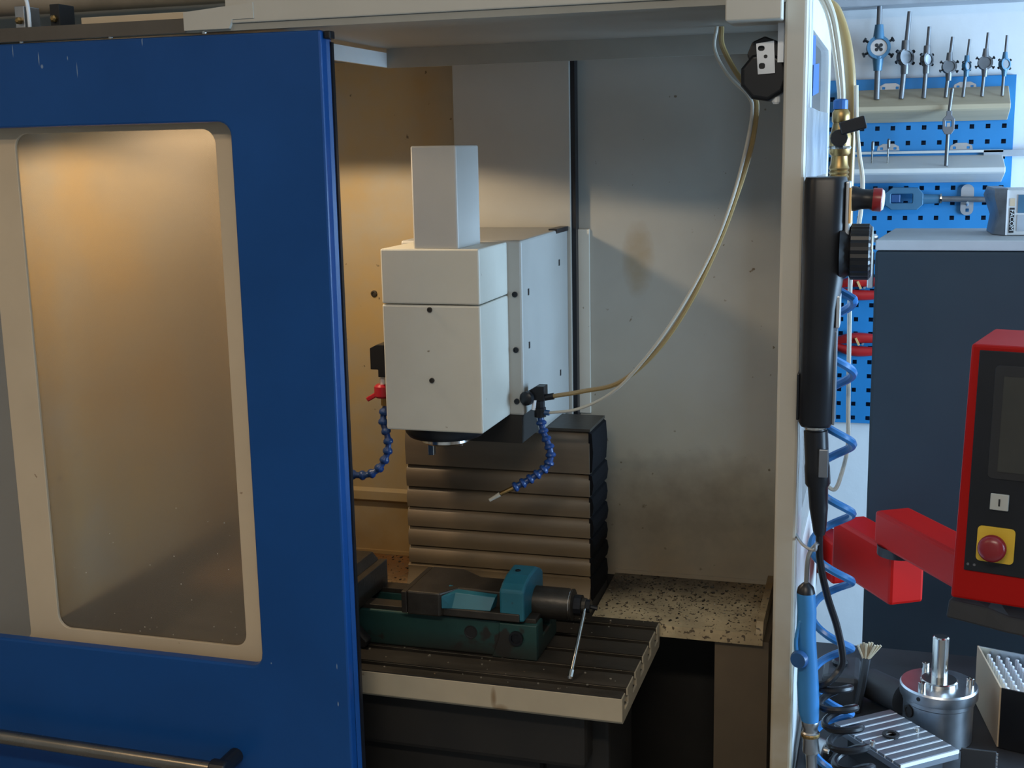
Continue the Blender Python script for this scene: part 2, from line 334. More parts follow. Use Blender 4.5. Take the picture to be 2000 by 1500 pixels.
# ledge right and left of the bellows
for nm, x0, x1 in (('chip_ledge', -.535, -.205), ('chip_ledge', -1.43, -.93)):
    L = obj(nm, G().prism([(.485, .85), (.72, .866), (.72, .85), (.49, .832), (.49, .827), (.485, .827)], 'x', x0, x1), m_ledge, E_)
    obj('back_lip', G().box(x0, x1, .714, .720, .866, .874), m_panel, L)
    if x1 > -.3: obj('end_lip', G().prism([(.485, .85), (.72, .866), (.72, .884), (.50, .87)], 'x', -.218, -.205), m_ledge, L)
    chips = G()
    for k in range(620 if x1 > -.3 else 360):
        y = .49 + .222 * random.random() ** .55; x = random.uniform(x0 + .005, x1 - .012); z = .85 + (y - .485) / .235 * .016; s = random.uniform(.0006, .0024) * (.6 + random.random() ** 3)
        chips.box(x - s, x + s, y - s * .6, y + s * .6, z, z + s * .7, Matrix.Rotation(random.random() * 3, 3, 'Z') @ Matrix.Rotation(random.uniform(-.6, .6), 3, 'X'))
    obj('chip_heap', chips, m_dsteel, L, kind='stuff')
    chips = G()
    for k in range(26):
        y = .487 + .15 * random.random(); x = random.uniform(x0 + .005, x1 - .012); z = .8505 + (y - .485) / .235 * .016; s = random.uniform(.001, .003)
        chips.box(x - s, x + s, y - s * .5, y + s * .5, z, z + s * .5, Matrix.Rotation(random.random() * 3, 3, 'Z'))
    obj('bright_chips', chips, m_chip, L, kind='stuff')
obj('leg', G().box(-.296, -.195, .5, .72, 0, .829), m_leg, E_)
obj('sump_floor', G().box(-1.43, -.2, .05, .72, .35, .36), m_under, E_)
obj('wall_bolt', G().lathe([(.007, 0), (.007, .004), (.004, .0045), (.004, .002)], (-1.064, .72, 1.451), (0, -1, 0), 10), m_dsteel, E_)
obj('hang_hook', G().tube(spline([(-.119, .02, 1.196), (-.105, -.02, 1.193), (-.088, -.042, 1.193), (-.086, -.046, 1.204)]), .0022, 8), m_zinc, E_, smooth=True)
# limit switch at the top right corner
sw = obj('switch_bracket', G().box(-.158, -.150, .03, .05, 1.86, 1.912), m_zinc, E_)
obj('switch_plate', G().plate([(-.187, 1.886), (-.163, 1.889), (-.161, 1.846), (-.184, 1.845)], [rrect(-.1845, -.1755, 1.876, 1.883, .003, 3), rrect(-.1765, -.1715, 1.866, 1.871, .002, 3), rrect(-.183, -.1745, 1.852, 1.860, .003, 3)], 'y', .03, .034), m_zinc, E_)
g = G().lathe([(.030, 0), (.034, .004), (.034, .026), (.030, .03)], (-.176, .062, 1.842), (0, -1, 0), 9)
g.lathe([(.024, 0), (.024, .03)], (-.176, .066, 1.872), (0, -1, 0), 8)
obj('switch_body', g, m_black, E_, .002); obj('switch_nut', G().lathe([(.005, 0), (.006, .003), (.006, .01), (.004, .013)], (-.160, .045, 1.818), (0, 0, -1), 10), m_white, E_)
# sliding door
dr = obj('sliding_door', G().plate([(-1.8, .22), (-.829, .22), (-.824, 1.931), (-1.8, 1.936)], [rrect(-1.72, -.984, .906, 1.801, .022)], 'y', 0, .022), m_blue, E_, .0035)
obj('door_edge', G().prism([(-.832, .022), (-.826, .018), (-.822, .026), (-.824, .036), (-.832, .036)], 'z', .22, 1.925), m_blue, dr, .001)
obj('edge_seal', G().prism([(-.8225, .028), (-.8195, .028), (-.8195, .036), (-.8225, .036)], 'z', .22, 1.915), m_black, dr)
obj('window_frame', G().plate([(-1.74, .88), (-.97, .88), (-.97, 1.83), (-1.74, 1.83)], [rrect(-1.412, -1.034, .920, 1.792, .024), rrect(-1.715, -1.474, .888, 1.792, .02)], 'y', .040, .046), m_beige, dr, .001)
for a, b in ((-1.42, -1.03), (-1.72, -1.47)): obj('window_pane', G().box(a, b, .0475, .0505, .885, 1.80), m_pane, dr)
fl_ = G()
for k in range(34):
    x = random.uniform(-1.40, -1.045); z = .925 + .30 * random.random() ** 1.7; q = random.uniform(.0005, .0016)
    fl_.lathe([(q * .5, 0), (q, q * .4), (q * .4, q * .9)], (x, .0475, z), (0, -1, 0), 6)
obj('stuck_flecks', fl_, m_chip, dr, kind='stuff')
h = obj('door_handle', G().cyl((-1.8, -.052, .748), (-1.045, -.052, .738), .0125, 20), mat('handle_bronze', (.34, .29, .23), .28, 1, var=.2, scale=6), dr, smooth=True)
obj('handle_socket', G().cyl((-1.062, -.052, .7385), (-1.032, -.052, .738), .0175, 20), m_black, h, .003)
obj('handle_foot', G().cyl((-1.045, -.055, .739), (-1.045, .0, .739), .014, 14), m_black, h)
for px in (-1.352, -1.186, -1.020):
    obj('screw', G().lathe([(.0035, 0), (.0035, .004), (.002, .0055)], (px, .004, 1.9345), (0, -.3, 1), 8), m_chrome, dr)
obj('corner_bumper', G().box(-.823, -.812, .008, .026, 1.918, 1.930), m_black, dr, .002)

# things above the door at the top left
obj('guide_pipe', G().cyl((-2.1, .16, 2.018), (-1.02, .16, 2.018), .021, 20), mat('pipe_brown', (.30, .25, .19), .5), smooth=True, label='thick dull brown pipe running above the blue door', cat='pipe')
for i, px in enumerate((-1.372, -1.305)):
    t = thing('roller_bracket', (px, .05, 1.956), ('steel roller bracket left of the looped wire above the blue door', 'dark roller bracket right of the looped wire above the blue door')[i], 'bracket', 'roller brackets on the door track')
    obj('bracket_plate', G().box(px - .009, px + .009, .03, .07, 1.956, 1.995), m_steel if i == 0 else m_blackm, t, .001)
    obj('bolt', G().lathe([(.006, 0), (.006, .006), (.003, .008)], (px, .03, 1.972), (0, -1, 0), 6), m_brass, t)
    obj('roller', G().cyl((px, .045, 1.962), (px, .06, 1.962), .006), m_brass, t)
obj('wire_loop', G().tube(spline([(-1.36, .02, 2.03), (-1.341, .01, 2.00), (-1.335, .005, 1.97), (-1.335, .004, 1.94)]), .003, 8), m_white, smooth=True, label='thin pale wire bent down onto the top of the blue door', cat='wire')

# work lamp behind the door
t = thing('work_lamp', (-1.10, .19, 1.846), 'warm work lamp under the enclosure roof behind the blue door', 'lamp')
obj('lamp_housing', G().lathe([(.015, .066), (.03, .06), (.05, .02), (.055, .0), (.053, .0), (.048, .02), (.02, .05)], (-1.10, .19, 1.846), (0, 0, 1), 20, False), m_black, t, smooth=True)
obj('lamp_bulb', G().lathe([(.004, 0), (.014, .004), (.018, .016), (.012, .03)], (-1.10, .19, 1.861), (0, 0, 1), 12), m_lampe, t, smooth=True)

# ------------------------------------------------------------------ milling machine
MM = thing('milling_machine', (-.74, .5, .3), 'grey vertical milling head on its column above a slotted work table', 'milling machine')
obj('column', G().box(-.863, -.618,   .69, .718, .9, 1.935), m_col, MM, .002)
obj('column_dark_strip', G().box(-.618, -.609, .695, .7195, 1.2, 1.93), m_black, MM)  # black strip along the right edge of the column
obj('way_strip', G().prism([(-.611, .714), (-.586, .714), (-.586, .72), (-.590, .7195), (-.611, .7195)], 'z', 1.209, 1.589), m_grey, MM, .001)
hb = obj('saddle_cover', G().prism([(.359, 1.277), (.44, 1.277), (.475, 1.217), (.689, 1.217), (.689, 1.595), (.359, 1.592)], 'x', -.853, -.625), m_cover, MM, .004)
obj('cover_shadow_gap', G().box(-.64, -.6235, .60, .689, 1.588, 1.597), m_black, hb)
for z in (1.497, 1.397, 1.303): obj('cap_screw', G().lathe([(.0052, 0), (.0052, .003), (.003, .003), (.003, .0015)], (-.638, .359, z), (0, -1, 0), 10), m_black, hb)
for y, z in ((.40, 1.497), (.40, 1.40), (.62, 1.53), (.62, 1.31)): obj('slot_hole', G().box(-.6252, -.6244, y - .004, y + .004, z - .006, z + .006), m_black, hb)
hd = obj('spindle_head', G().box(-.827, -.651, .2, .36, 1.2775, 1.4955), m_grey, MM, .003)
obj('head_cap', G().box(-.827, -.651, .2, .36, 1.497, 1.590), m_grey, hd, .003)
for z in (1.488, 1.367): obj('cap_screw', G().lathe([(.0045, 0), (.0045, .003), (.0025, .003), (.0025, .001)], (-.740, .2, z), (0, -1, 0), 10), m_dsteel, hd)
obj('motor_housing', G().box(-.768, -.688, .205, .323, 1.588, 1.759), m_motor, MM, .003)
obj('spindle_flange', G().lathe([(.072, 0), (.072, .016), (.066, .024), (.046, .026)], (-.748, .282, 1.279), (0, 0, -1), 32), m_black, MM, smooth=True)
sn = obj('spindle_nose', G().lathe([(.044, 0), (.0445, .010), (.041, .013), (.018, .013), (.016, .004)], (-.748, .282, 1.2545), (0, 0, -1), 32), m_chrome, MM, smooth=True)
obj('drive_key', G().box(-.776, -.765, .262, .274, 1.219, 1.243), m_chrome, sn, .001); obj('drive_key', G().box(-.731, -.720, .290, .302, 1.232, 1.243), m_chrome, sn, .001)
obj('saddle_block', G().box(-.84, -.63, .36, .5, 1.225, 1.277), m_under, MM)
obj('bellows_top_plate', G().box(-.915, -.537, .5, .63, 1.219, 1.224), m_dsteel, MM)
# bellows: each fold a piece
bl = obj('bellows', G().box(-.90, -.55, .515, .62, .878, 1.219), m_bellside, MM)
zs = [1.219, 1.136, 1.091, 1.049, 1.008, .968, .931, .878]
for i, (a, b) in enumerate(zip(zs, zs[1:])):
    pr = []
    n = 8
    for k in range(n + 1):
        f = k / n; pr.append((.512 - .009 * math.sin(math.pi * f ** .7) - .013 * f, a + (b - a) * f))
    if i == 6: pr = [(.512, a), (.498, a - .006), (.500, a - .02), (.486, b + .006), (.482, b)]
    pr = pr + [(.53, b), (.53, a)]
    fo = obj('fold', G().prism(pr, 'x', -.915 if i < 6 else -.918, -.538), m_bellow, bl, smooth=50)
    hz = (a + b) / 2
    obj('fold_edge', G().prism([(-.54, a), (-.5335, a - .004), (-.531, hz), (-.5335, b + .004), (-.54, b)], 'y', .5, .625 + .006 * (i % 2)), m_bellside, fo)
# table
def tslot_profile(y0, y1, z0, z1):
    pr = [(y0, z1), (y0, z0 + .006), (y0 + .006, z0), (y1 - .006, z0), (y1, z0 + .006), (y1, z1)]; c = []
    n = 5; w = (y1 - y0) / n
    for i in range(n):
        yc = y1 - w * (i + .5)
        c += [(yc + .0085, z1), (yc + .0085, z1 - .013), (yc + .016, z1 - .013), (yc + .016, z1 - .028), (yc - .016, z1 - .028), (yc - .016, z1 - .013), (yc - .0085, z1 - .013), (yc - .0085, z1)]
    return pr + c
tb = obj('work_table', G().prism(tslot_profile(.122, .466, .815, .862), 'x', -1.30, -.396), m_tablepaint, MM, .0015)
w = .344 / 5
ys = [.1225] + sum([[.466 - w * (i + .5) - .0087, .466 - w * (i + .5) + .0087] for i in (4, 3, 2, 1, 0)], []) + [.4655]
for i in range(0, 12, 2): obj('ground_face', G().box(-1.298, -.398, ys[i], ys[i + 1], .8615, .8635), m_tabletop, tb)
for i in range(5):
    yc = .466 - w * (i + .5); obj('slot_floor', G().box(-1.298, -.4, yc - .0158, yc + .0158, .8342, .8348), m_tabletop, tb)
    for s in (-1, 1): obj('slot_cheek', G().box(-1.298, -.3985, yc + s * .0085 - .0004, yc + s * .0085 + .0004, .849, .8612), m_tabletop, tb)
obj('table_saddle', G().box(-1.12, -.47, .17, .44, .70, .814), m_under, MM, .01)
obj('knee', G().prism([(-1.0, .70), (-.56, .70), (-.54, .36), (-1.02, .36)], 'y', .2, .5), m_under, MM, .01)
obj('guide_block', G().box(-.56, -.44, .22, .42, .36, .80), m_under, MM, .006)
obj('base_block', G().box(-.92, -.537, .5, .64, .36, .878), m_under, MM)
oilc = G()
for k in range(70):
    x = random.uniform(-.95, -.42); y = random.choice([random.uniform(.125, .235), random.uniform(.37, .46)]); s = random.uniform(.0006, .0018)
    oilc.box(x - s, x + s, y - s, y + s, .8635, .8635 + s, Matrix.Rotation(random.random() * 3, 3, 'Z'))
obj('swarf', oilc, m_chip, tb, kind='stuff')

# ------------------------------------------------------------------ vise
V = thing('machine_vise', (-.73, .29, .8635), 'dark steel machine vise with teal painted casting clamped on the work table', 'vise')
vb = obj('base', G().prism([(.235, .8645), (.365, .8645), (.365, .93), (.328, .93), (.328, .898), (.272, .898), (.272, .93), (.235, .93)], 'x', -1.06, -.571), m_visebase, V, .003)
obj('bed_slide', G().box(-1.05, -.575, .24, .272, .929, .938), m_dsteel, V, .001); obj('bed_slide', G().box(-1.05, -.575, .328, .36, .929, .938), m_dsteel, V, .001)
obj('foot_flange', G().prism([(-.655, .8645), (-.571, .8645), (-.571, .93), (-.64, .93), (-.642, .9)], 'y', .229, .2348), m_visebase, V, .002)
obj('clamp_bolt', G().lathe([(.013, 0), (.013, .006), (.009, .006), (.009, .002)], (-.608, .229, .905), (0, -1, 0), 16), m_black, V, smooth=True)
obj('bolt_hole', G().lathe([(.0125, 0), (.0125, .001), (.011, .001), (.010, .0002)], (-.695, .2349, .905), (0, -1, 0), 16), m_blackm, V)
fj = obj('fixed_jaw', G().prism([(-1.04, .93), (-.918, .93), (-.918, .985), (-.93, 1.0), (-1.0, 1.0), (-1.04, .97)], 'y', .215, .352), m_dsteel, V, .003)
obj('jaw_plate', G().box(-.9175, -.902, .213, .354, .936, .986), m_dsteel, fj, .0015)
obj('clamp_strap', G().prism([(-.98, .95), (-.955, .952), (-.885, .878), (-.89, .866), (-.98, .866)], 'y', .206, .2295), m_blackm, V, .002)
obj('clamp_nut', G().lathe([(.012, 0), (.012, .01), (.007, .012)], (-.94, .206, .889), (0, -1, 0), 6), m_steel, V)
mj = obj('movable_jaw', G().prism([(-.807, .214), (-.745, .214), (-.722, .25), (-.64, .25), (-.64, .318), (-.70, .318), (-.745, .352), (-.807, .352)], 'z', .936, .980), m_dsteel, V, .003)
obj('jaw_slide', G().box(-.80, -.60, .222, .345, .936, .951), m_dsteel, mj, .002)
obj('jaw_plate', G().box(-.818, -.8075, .214, .352, .938, .978), m_dsteel, mj, .0015)
obj('painted_web', G().loft([[(-.742, .2155, .974), (-.742, .2155, .952), (-.742, .26, .951), (-.742, .26, .981)], [(-.722, .2355, .976), (-.725, .222, .951), (-.722, .26, .951), (-.722, .26, .979)], [(-.648, .238, .973), (-.655, .226, .951), (-.65, .26, .951), (-.648, .26, .975)]]), m_vise, mj, .001)
obj('spindle_nut', G().prism([(.224, .936), (.224, .992), (.240, 1.001), (.268, 1.008), (.312, 1.010), (.340, .998), (.352, .99), (.352, .936)], 'x', -.637, -.592), m_vise, V, .004)
obj('nut_screw', G().lathe([(.005, 0), (.005, .002), (.003, .002), (.003, 0)], (-.62, .285, 1.0085), (0, 0, 1), 8), m_black, V)
obj('screw_sleeve', G().lathe([(.029, 0), (.029, .062), (.027, .066), (.027, .068), (.0285, .069), (.0285, .072), (.022, .075)], (-.594, .3, .948), (1, 0, 0), 28), m_dsteel, V, smooth=True)
for x in (-.5272, -.5236): obj('bright_ring', G().lathe([(.0255, 0), (.0276, .0006), (.0276, .0016), (.0255, .0022)], (x, .3, .948), (1, 0, 0), 28), m_chrome, V, smooth=True)
obj('screw_end', G().lathe([(.019, 0), (.019, .014), (.012, .015), (.012, .03)], (-.520, .3, .948), (1, 0, 0), 12), m_black, V)
ck = obj('crank', G().lathe([(.014, 0), (.014, .009)], (-.507, .3, .948), (1, 0, 0), 14), m_dsteel, V, .001)
obj('crank_rod', G().tube([(-.499, .298, .952), (-.499, .275, .932), (-.4965, .180, .872)], .0036, 10), m_chrome, ck, smooth=True)
obj('crank_tip', G().lathe([(.004, 0), (.0055, .002), (.0055, .016), (.003, .02)], (-.4965, .185, .8755), (0, -.8, -.5), 10), m_chrome, ck)
obj('crank_pin', G().cyl((-.498, .3, .948), (-.478, .3, .945), .004, 8), m_black, ck)

# ------------------------------------------------------------------ coolant hoses
def loc_line(path, parent, nseg, r=.0090, name='hose_segment'):
    pts = spline(path, 14); L = [0]
    for a, b in zip(pts, pts[1:]): L.append(L[-1] + (b - a).length)
    def P(s):
        s *= L[-1]
        for i in range(len(L) - 1):
            if L[i + 1] >= s: return pts[i].lerp(pts[i + 1], (s - L[i]) / (L[i + 1] - L[i]))
        return pts[-1]
    for k in range(nseg):
        a, b = P(k / nseg), P((k + 1) / nseg); l = (b - a).length
        obj(name, G().lathe([(r * .62, 0), (r * .66, l * .45), (r * 1.0, l * .62), (r * 1.08, l * .85), (r * .9, l * 1.02), (r * .6, l * 1.06)], a, b - a, 10), m_loc, parent, smooth=True)
H1 = thing('coolant_hose', (-.9, .37, 1.15), 'segmented blue coolant hose with red tap left of the milling head', 'coolant hose', 'segmented blue coolant hoses')
obj('mount_block', G().prism([(-.923, 1.352), (-.923, 1.392), (-.909, 1.399), (-.853, 1.399), (-.853, 1.338), (-.908, 1.338), (-.908, 1.352)], 'y', .36, .40), m_black, H1, .001)
obj('fitting', G().cyl((-.906, .375, 1.338), (-.906, .375, 1.322), .005), m_white, H1)
vv = obj('tap_body', G().lathe([(.010, 0), (.0145, .004), (.0145, .022), (.011, .026)], (-.908, .375, 1.322), (0, 0, -1), 14), m_red, H1, smooth=True)
obj('tap_lever', G().box(-.938, -.912, .366, .374, 1.294, 1.303, Matrix.Rotation(R(-30), 3, 'Y')), m_red, vv, .002)
obj('tap_collar', G().lathe([(.010, 0), (.010, .014)], (-.900, .375, 1.296), (0, 0, -1), 10), m_brass, H1)
loc_line([(-.900, .374, 1.283), (-.908, .372, 1.252), (-.897, .370, 1.22), (-.899, .368, 1.19), (-.918, .365, 1.158), (-.945, .362, 1.146), (-.99, .36, 1.148), (-1.03, .36, 1.15)], H1, 13)
H2 = thing('coolant_hose', (-.6, .37, 1.11), 'segmented blue coolant hose with thin metal nozzle right of the spindle', 'coolant hose', 'segmented blue coolant hoses')
obj('valve_block', G().prism([(-.624, 1.318), (-.603, 1.331), (-.588, 1.331), (-.588, 1.304), (-.624, 1.304)], 'y', .362, .388), m_black, H2, .001)
obj('valve_knob', G().lathe([(.008, 0), (.013, .003), (.013, .012), (.008, .016)], (-.616, .362, 1.310), (-.3, -1, 0), 12), m_black, H2, smooth=True)
obj('hose_barb', G().cyl((-.592, .37, 1.309), (-.572, .37, 1.313), .006, 10), m_black, H2)
obj('drop_pin', G().cyl((-.606, .362, 1.306), (-.608, .362, 1.288), .004, 8), m_white, H2)
obj('lower_fitting', G().lathe([(.009, 0), (.009, .012), (.011, .013), (.011, .03)], (-.598, .37, 1.304), (0, 0, -1), 10), m_black, H2)
obj('side_barb', G().cyl((-.596, .368, 1.283), (-.580, .368, 1.282), .005, 8), m_gund, H2)
loc_line([(-.597, .368, 1.275), (-.592, .365, 1.25), (-.581, .362, 1.225), (-.576, .36, 1.205), (-.583, .355, 1.185), (-.612, .345, 1.163), (-.640, .335, 1.148)], H2, 11)
nz = obj('nozzle', G().cyl((-.640, .335, 1.148), (-.664, .330, 1.136), .0042, 10, .0038), m_brass, H2)
obj('nozzle_tip', G().cyl((-.665, .330, 1.1355), (-.684, .326, 1.124), .0042, 10, .003), m_tubew, nz)
# air and oil lines from the roof to the right hose
obj('oil_line', G().tube(spline([(-.270, .30, 1.935), (-.268, .30, 1.905), (-.245, .30, 1.862), (-.218, .30, 1.827), (-.213, .30, 1.80), (-.222, .30, 1.74), (-.242, .30, 1.672), (-.272, .30, 1.59), (-.320, .30, 1.49), (-.375, .305, 1.41), (-.44, .315, 1.353), (-.51, .34, 1.330), (-.575, .37, 1.3125)]), .0042, 8), m_tube, smooth=True, label='amber oil line drooping from the roof to the right blue hose', cat='tube')
obj('air_line', G().tube(spline([(-.276, .29, 1.935), (-.279, .29, 1.90), (-.258, .29, 1.86), (-.225, .29, 1.826), (-.219, .29, 1.80), (-.229, .29, 1.74), (-.250, .29, 1.66), (-.283, .29, 1.575), (-.336, .29, 1.478), (-.395, .30, 1.395), (-.455, .32, 1.333), (-.52, .345, 1.297), (-.582, .368, 1.282)]), .0028, 8), m_tubew, smooth=True, label='thin whitish air line sagging beside the amber oil line', cat='tube')

# ------------------------------------------------------------------ hand pendant at the post
PD = thing('hand_pendant', (-.09, .0, 1.366), 'black handheld control pendant with handwheel hanging on the enclosure post', 'pendant')
def ringz(x0, x1, y0, y1, z, r): return [(q[0], q[1], z) for q in rrect(x0, x1, y0, y1, r, 4)]
pb = obj('housing', G().loft([ringz(-.112, -.072, -.036, .014, 1.366, .012), ringz(-.115, -.070, -.042, .018, 1.372, .016), ringz(-.115, -.069, -.042, .018, 1.47, .018), ringz(-.115, -.066, -.042, .018, 1.53, .018), ringz(-.115, -.060, -.042, .018, 1.58, .018), ringz(-.115, -.059, -.042, .018, 1.70, .018), ringz(-.113, -.061, -.039, .015, 1.706, .016)]), m_black, PD, smooth=50)
obj('side_clip', G().box(-.118, -.1145, -.03, .01, 1.375, 1.44), m_black, pb, .001)
obj('front_strip', G().box(-.0605, -.0545, -.034, .010, 1.60, 1.70), m_zinc, PD, .002)
obj('label_strip', G().box(-.0555, -.0530, -.036, .006, 1.645, 1.692), m_orange, PD)
obj('label_strip', G().box(-.0685, -.0635, -.034, .010, 1.505, 1.548), m_zinc, PD, .001)
obj('keypad', G().box(-.0705, -.0665, -.03, .006, 1.37, 1.50), m_plate, PD, .001)
bt = obj('stop_button_base', G().lathe([(.0165, 0), (.0165, .006), (.0135, .014), (.0130, .024), (.0145, .028)], (-.054, -.012, 1.677), (1, 0, -.06), 20), m_black, PD, smooth=True)
obj('stop_button', G().lathe([(.0150, 0), (.0155, .001), (.0155, .011), (.013, .0125), (.008, .013)], (-.0262, -.012, 1.6755), (1, 0, -.06), 20), m_stop, bt, smooth=True)
obj('button_face', G().lathe([(.0140, 0), (.0125, .0022), (.006, .0034)], (-.0142, -.012, 1.6747), (1, 0, -.06), 20), m_white, bt, smooth=True)
hwp = obj('handwheel_boss', G().lathe([(.040, 0), (.032, .012), (.028, .02)], (-.066, -.012, 1.606), (1, 0, 0), 20), m_black, PD, smooth=True)
prf = []
g = G(); n = 48; ringsA = []
for r_, t_ in ((.030, 0), (.0365, .003), (.0365, .026), (.033, .029)):
    ringsA.append([(-.055 + t_, -.012 + (r_ + (.0012 if k % 2 else 0)) * math.cos(k * 2 * math.pi / n), 1.606 + (r_ + (.0012 if k % 2 else 0)) * math.sin(k * 2 * math.pi / n)) for k in range(n)])
obj('handwheel', g.loft(ringsA), m_black, hwp)
obj('dial_ring', G().lathe([(.0335, 0), (.034, .0015), (.030, .002)], (-.026, -.012, 1.606), (1, 0, 0), 32), m_zinc, hwp)
cn = obj('connector', G().lathe([(.0145, 0), (.0145, .008), (.0165, .009), (.0165, .055), (.0175, .06), (.0175, .085), (.014, .09), (.013, .12), (.009, .155), (.007, .16)], (-.0925, -.012, 1.3665), (.06, 0, -1), 16), m_black, PD, smooth=True)
obj('connector_ring', G().lathe([(.0150, 0), (.0152, .004), (.0150, .005)], (-.0925, -.012, 1.3655), (.06, 0, -1), 16), m_chrome, cn)
obj('connector_tag', G().box(-.086, -.0735, -.031, -.026, 1.295, 1.335), m_plate, cn, .001)
# its coiled cable
pts = spline([(-.0835, -.012, 1.212), (-.0815, -.014, 1.17), (-.070, -.018, 1.12), (-.055, -.02, 1.075), (-.046, -.02, 1.03), (-.0505, -.02, 1.01), (-.065, -.03, .995), (-.083, -.025, .984)], 8)
axA, axB = Vector((-.062, -.005, .986)), Vector((-.012, -.03, .82)); nL = 6.0; N = 200; d = (axB - axA)
X = Vector((.96, 0, .28)).normalized(); Y = d.cross(X).normalized()
coil = [axA + d * (k / N) + (X * -math.cos(k / N * nL * 2 * math.pi) + Y * math.sin(k / N * nL * 2 * math.pi)) * (.024 + .002 * k / N) for k in range(N + 1)]
obj('coiled_cable', G().tube(pts[:-1] + coil, .0052, 8), m_black, smooth=True, label='coiled black cable hanging from the pendant connector', cat='cable')
# blue coil hose
ax0, ax1 = Vector((-.077, .055, 1.535)), Vector((-.060, .055, .80)); pitch = .1035; N = 420; d = ax1 - ax0; turns = d.length / pitch
coil = [ax0 + d * (k / N) + Vector((math.cos(k / N * turns * 2 * math.pi - .2) * .029, math.sin(k / N * turns * 2 * math.pi - .2) * .029, 0)) for k in range(N + 1)]
coil = spline([(-.0765, .1, 1.705), (-.086, .095, 1.66), (-.088, .085, 1.60), (-.080, .062, 1.556), coil[0]], 6)[:-1] + coil
obj('spiral_air_hose', G().tube(coil, .0060, 8), m_coil, smooth=True, label='translucent blue spiral air hose hanging beside the post', cat='air hose')

# air gun
AG = thing('air_gun', (-.085, -.035, .86), 'blue air blow gun hanging nose up against the enclosure post', 'air gun')
path = [((-.0985, -.035, 1.128), .0130, .013), ((-.0965, -.035, 1.10), .0135, .0135), ((-.0970, -.035, 1.07), .0135, .0135), ((-.0955, -.035, 1.05), .0135, .0125), ((-.0935, -.035, 1.02), .014, .0125), ((-.0925, -.035, .99), .0155, .014), ((-.0905, -.035, .95), .0150, .014), ((-.0885, -.035, .936), .0125, .0125)]
gb = obj('grip', G().loft([[(c[0] + rx * math.cos(k * math.pi / 9), c[1] + ry * math.sin(k * math.pi / 9), c[2]) for k in range(18)] for c, rx, ry in path]), m_gun, AG, smooth=60)
obj('trigger', G().lathe([(.0125, 0), (.013, .004), (.011, .009)], (-.1035, -.048, 1.034), (-.3, -1, 0), 16), m_gund, AG, smooth=True)
obj('trigger_arm', G().tube(spline([(-.1085, -.046, 1.04), (-.1095, -.046, 1.06), (-.105, -.044, 1.085), (-.099, -.045, 1.088)]), .003, 8), m_gun, AG, smooth=True)
obj('nose_cone', G().lathe([(.0130, 0), (.0110, .008), (.0050, .014)], (-.0985, -.035, 1.128), (0, 0, 1), 14), m_black, AG, smooth=True)
obj('nozzle_tube', G().tube(spline([(-.0985, -.035, 1.138), (-.0975, -.035, 1.17), (-.0940, -.035, 1.188), (-.084, -.035, 1.202)]), .0032, 8), m_chrome, AG, smooth=True)
cp = obj('coupling', G().lathe([(.0105, 0), (.0120, .003), (.0120, .01), (.0105, .012), (.0105, .018), (.0125, .02), (.0125, .028), (.011, .03), (.012, .05), (.008, .055), (.008, .09)], (-.0885, -.035, .938), (.06, 0, -1), 16), m_steel, AG, smooth=True)
obj('coupling_ring', G().lathe([(.0128, 0), (.0134, .001), (.0134, .004), (.0128, .005)], (-.0872, -.035, .917), (.06, 0, -1), 16), m_brass, cp)

# ball valve and tubes above the pendant
BV = thing('ball_valve', (-.076, .1, 1.70), 'brass ball valve with black lever above the black pendant', 'valve')
vb2 = obj('valve_body', G().lathe([(.0125, 0), (.0145, .003), (.0125, .006), (.0145, .009), (.0125, .012), (.0145, .015), (.0125, .02), (.0115, .032), (.0150, .036), (.0155, .06), (.0130, .066), (.011, .078), (.0125, .08), (.0125, .092), (.0085, .098)], (-.0755, .1, 1.7), (.01, 0, 1), 18), m_brass, BV, smooth=True)
obj('push_fitting', G().lathe([(.010, 0), (.010, .012), (.007, .014)], (-.0755, .1, 1.797), (0, 0, 1), 14), m_tape, BV)
obj('lever_hub', G().lathe([(.012, 0), (.012, .012)], (-.0755, .0845, 1.757), (0, -1, 0), 12), m_black, BV, .001)
obj('lever', G().box(-.075, -.0395, .070, .084, 1.765, 1.783, Matrix.Rotation(R(-15), 3, 'Y')), m_black, BV, .002)
obj('collar_ring', G().lathe([(.0158, 0), (.0165, .002), (.0158, .004)], (-.0755, .1, 1.742), (.01, 0, 1), 18), m_chrome, BV)
obj('supply_tube', G().tube(spline([(-.118, .05, 1.955), (-.105, .055, 1.945), (-.093, .065, 1.918), (-.085, .08, 1.875), (-.0785, .095, 1.83), (-.0765, .1, 1.805)]), .0036, 8), m_tubew, smooth=True, label='clear air tube curving over the post top, leftmost of the pair', cat='tube')
obj('supply_tube', G().tube(spline([(-.110, .05, 1.957), (-.097, .055, 1.945), (-.086, .065, 1.918), (-.0785, .08, 1.875), (-.0735, .095, 1.83), (-.0725, .1, 1.805)]), .0036, 8), m_tubew, smooth=True, label='clear air tube into the blue fitting, nearest the yellowed tube', cat='tube')
obj('thick_tube', G().tube(spline([(-.098, .13, 1.945), (-.086, .13, 1.932), (-.073, .13, 1.895), (-.0655, .13, 1.85), (-.0625, .13, 1.80), (-.062, .13, 1.765), (-.063, .13, 1.70), (-.063, .13, 1.62)]), .0078, 10), m_tube, smooth=True, label='thick yellowed tube bending down behind the ball valve', cat='tube')
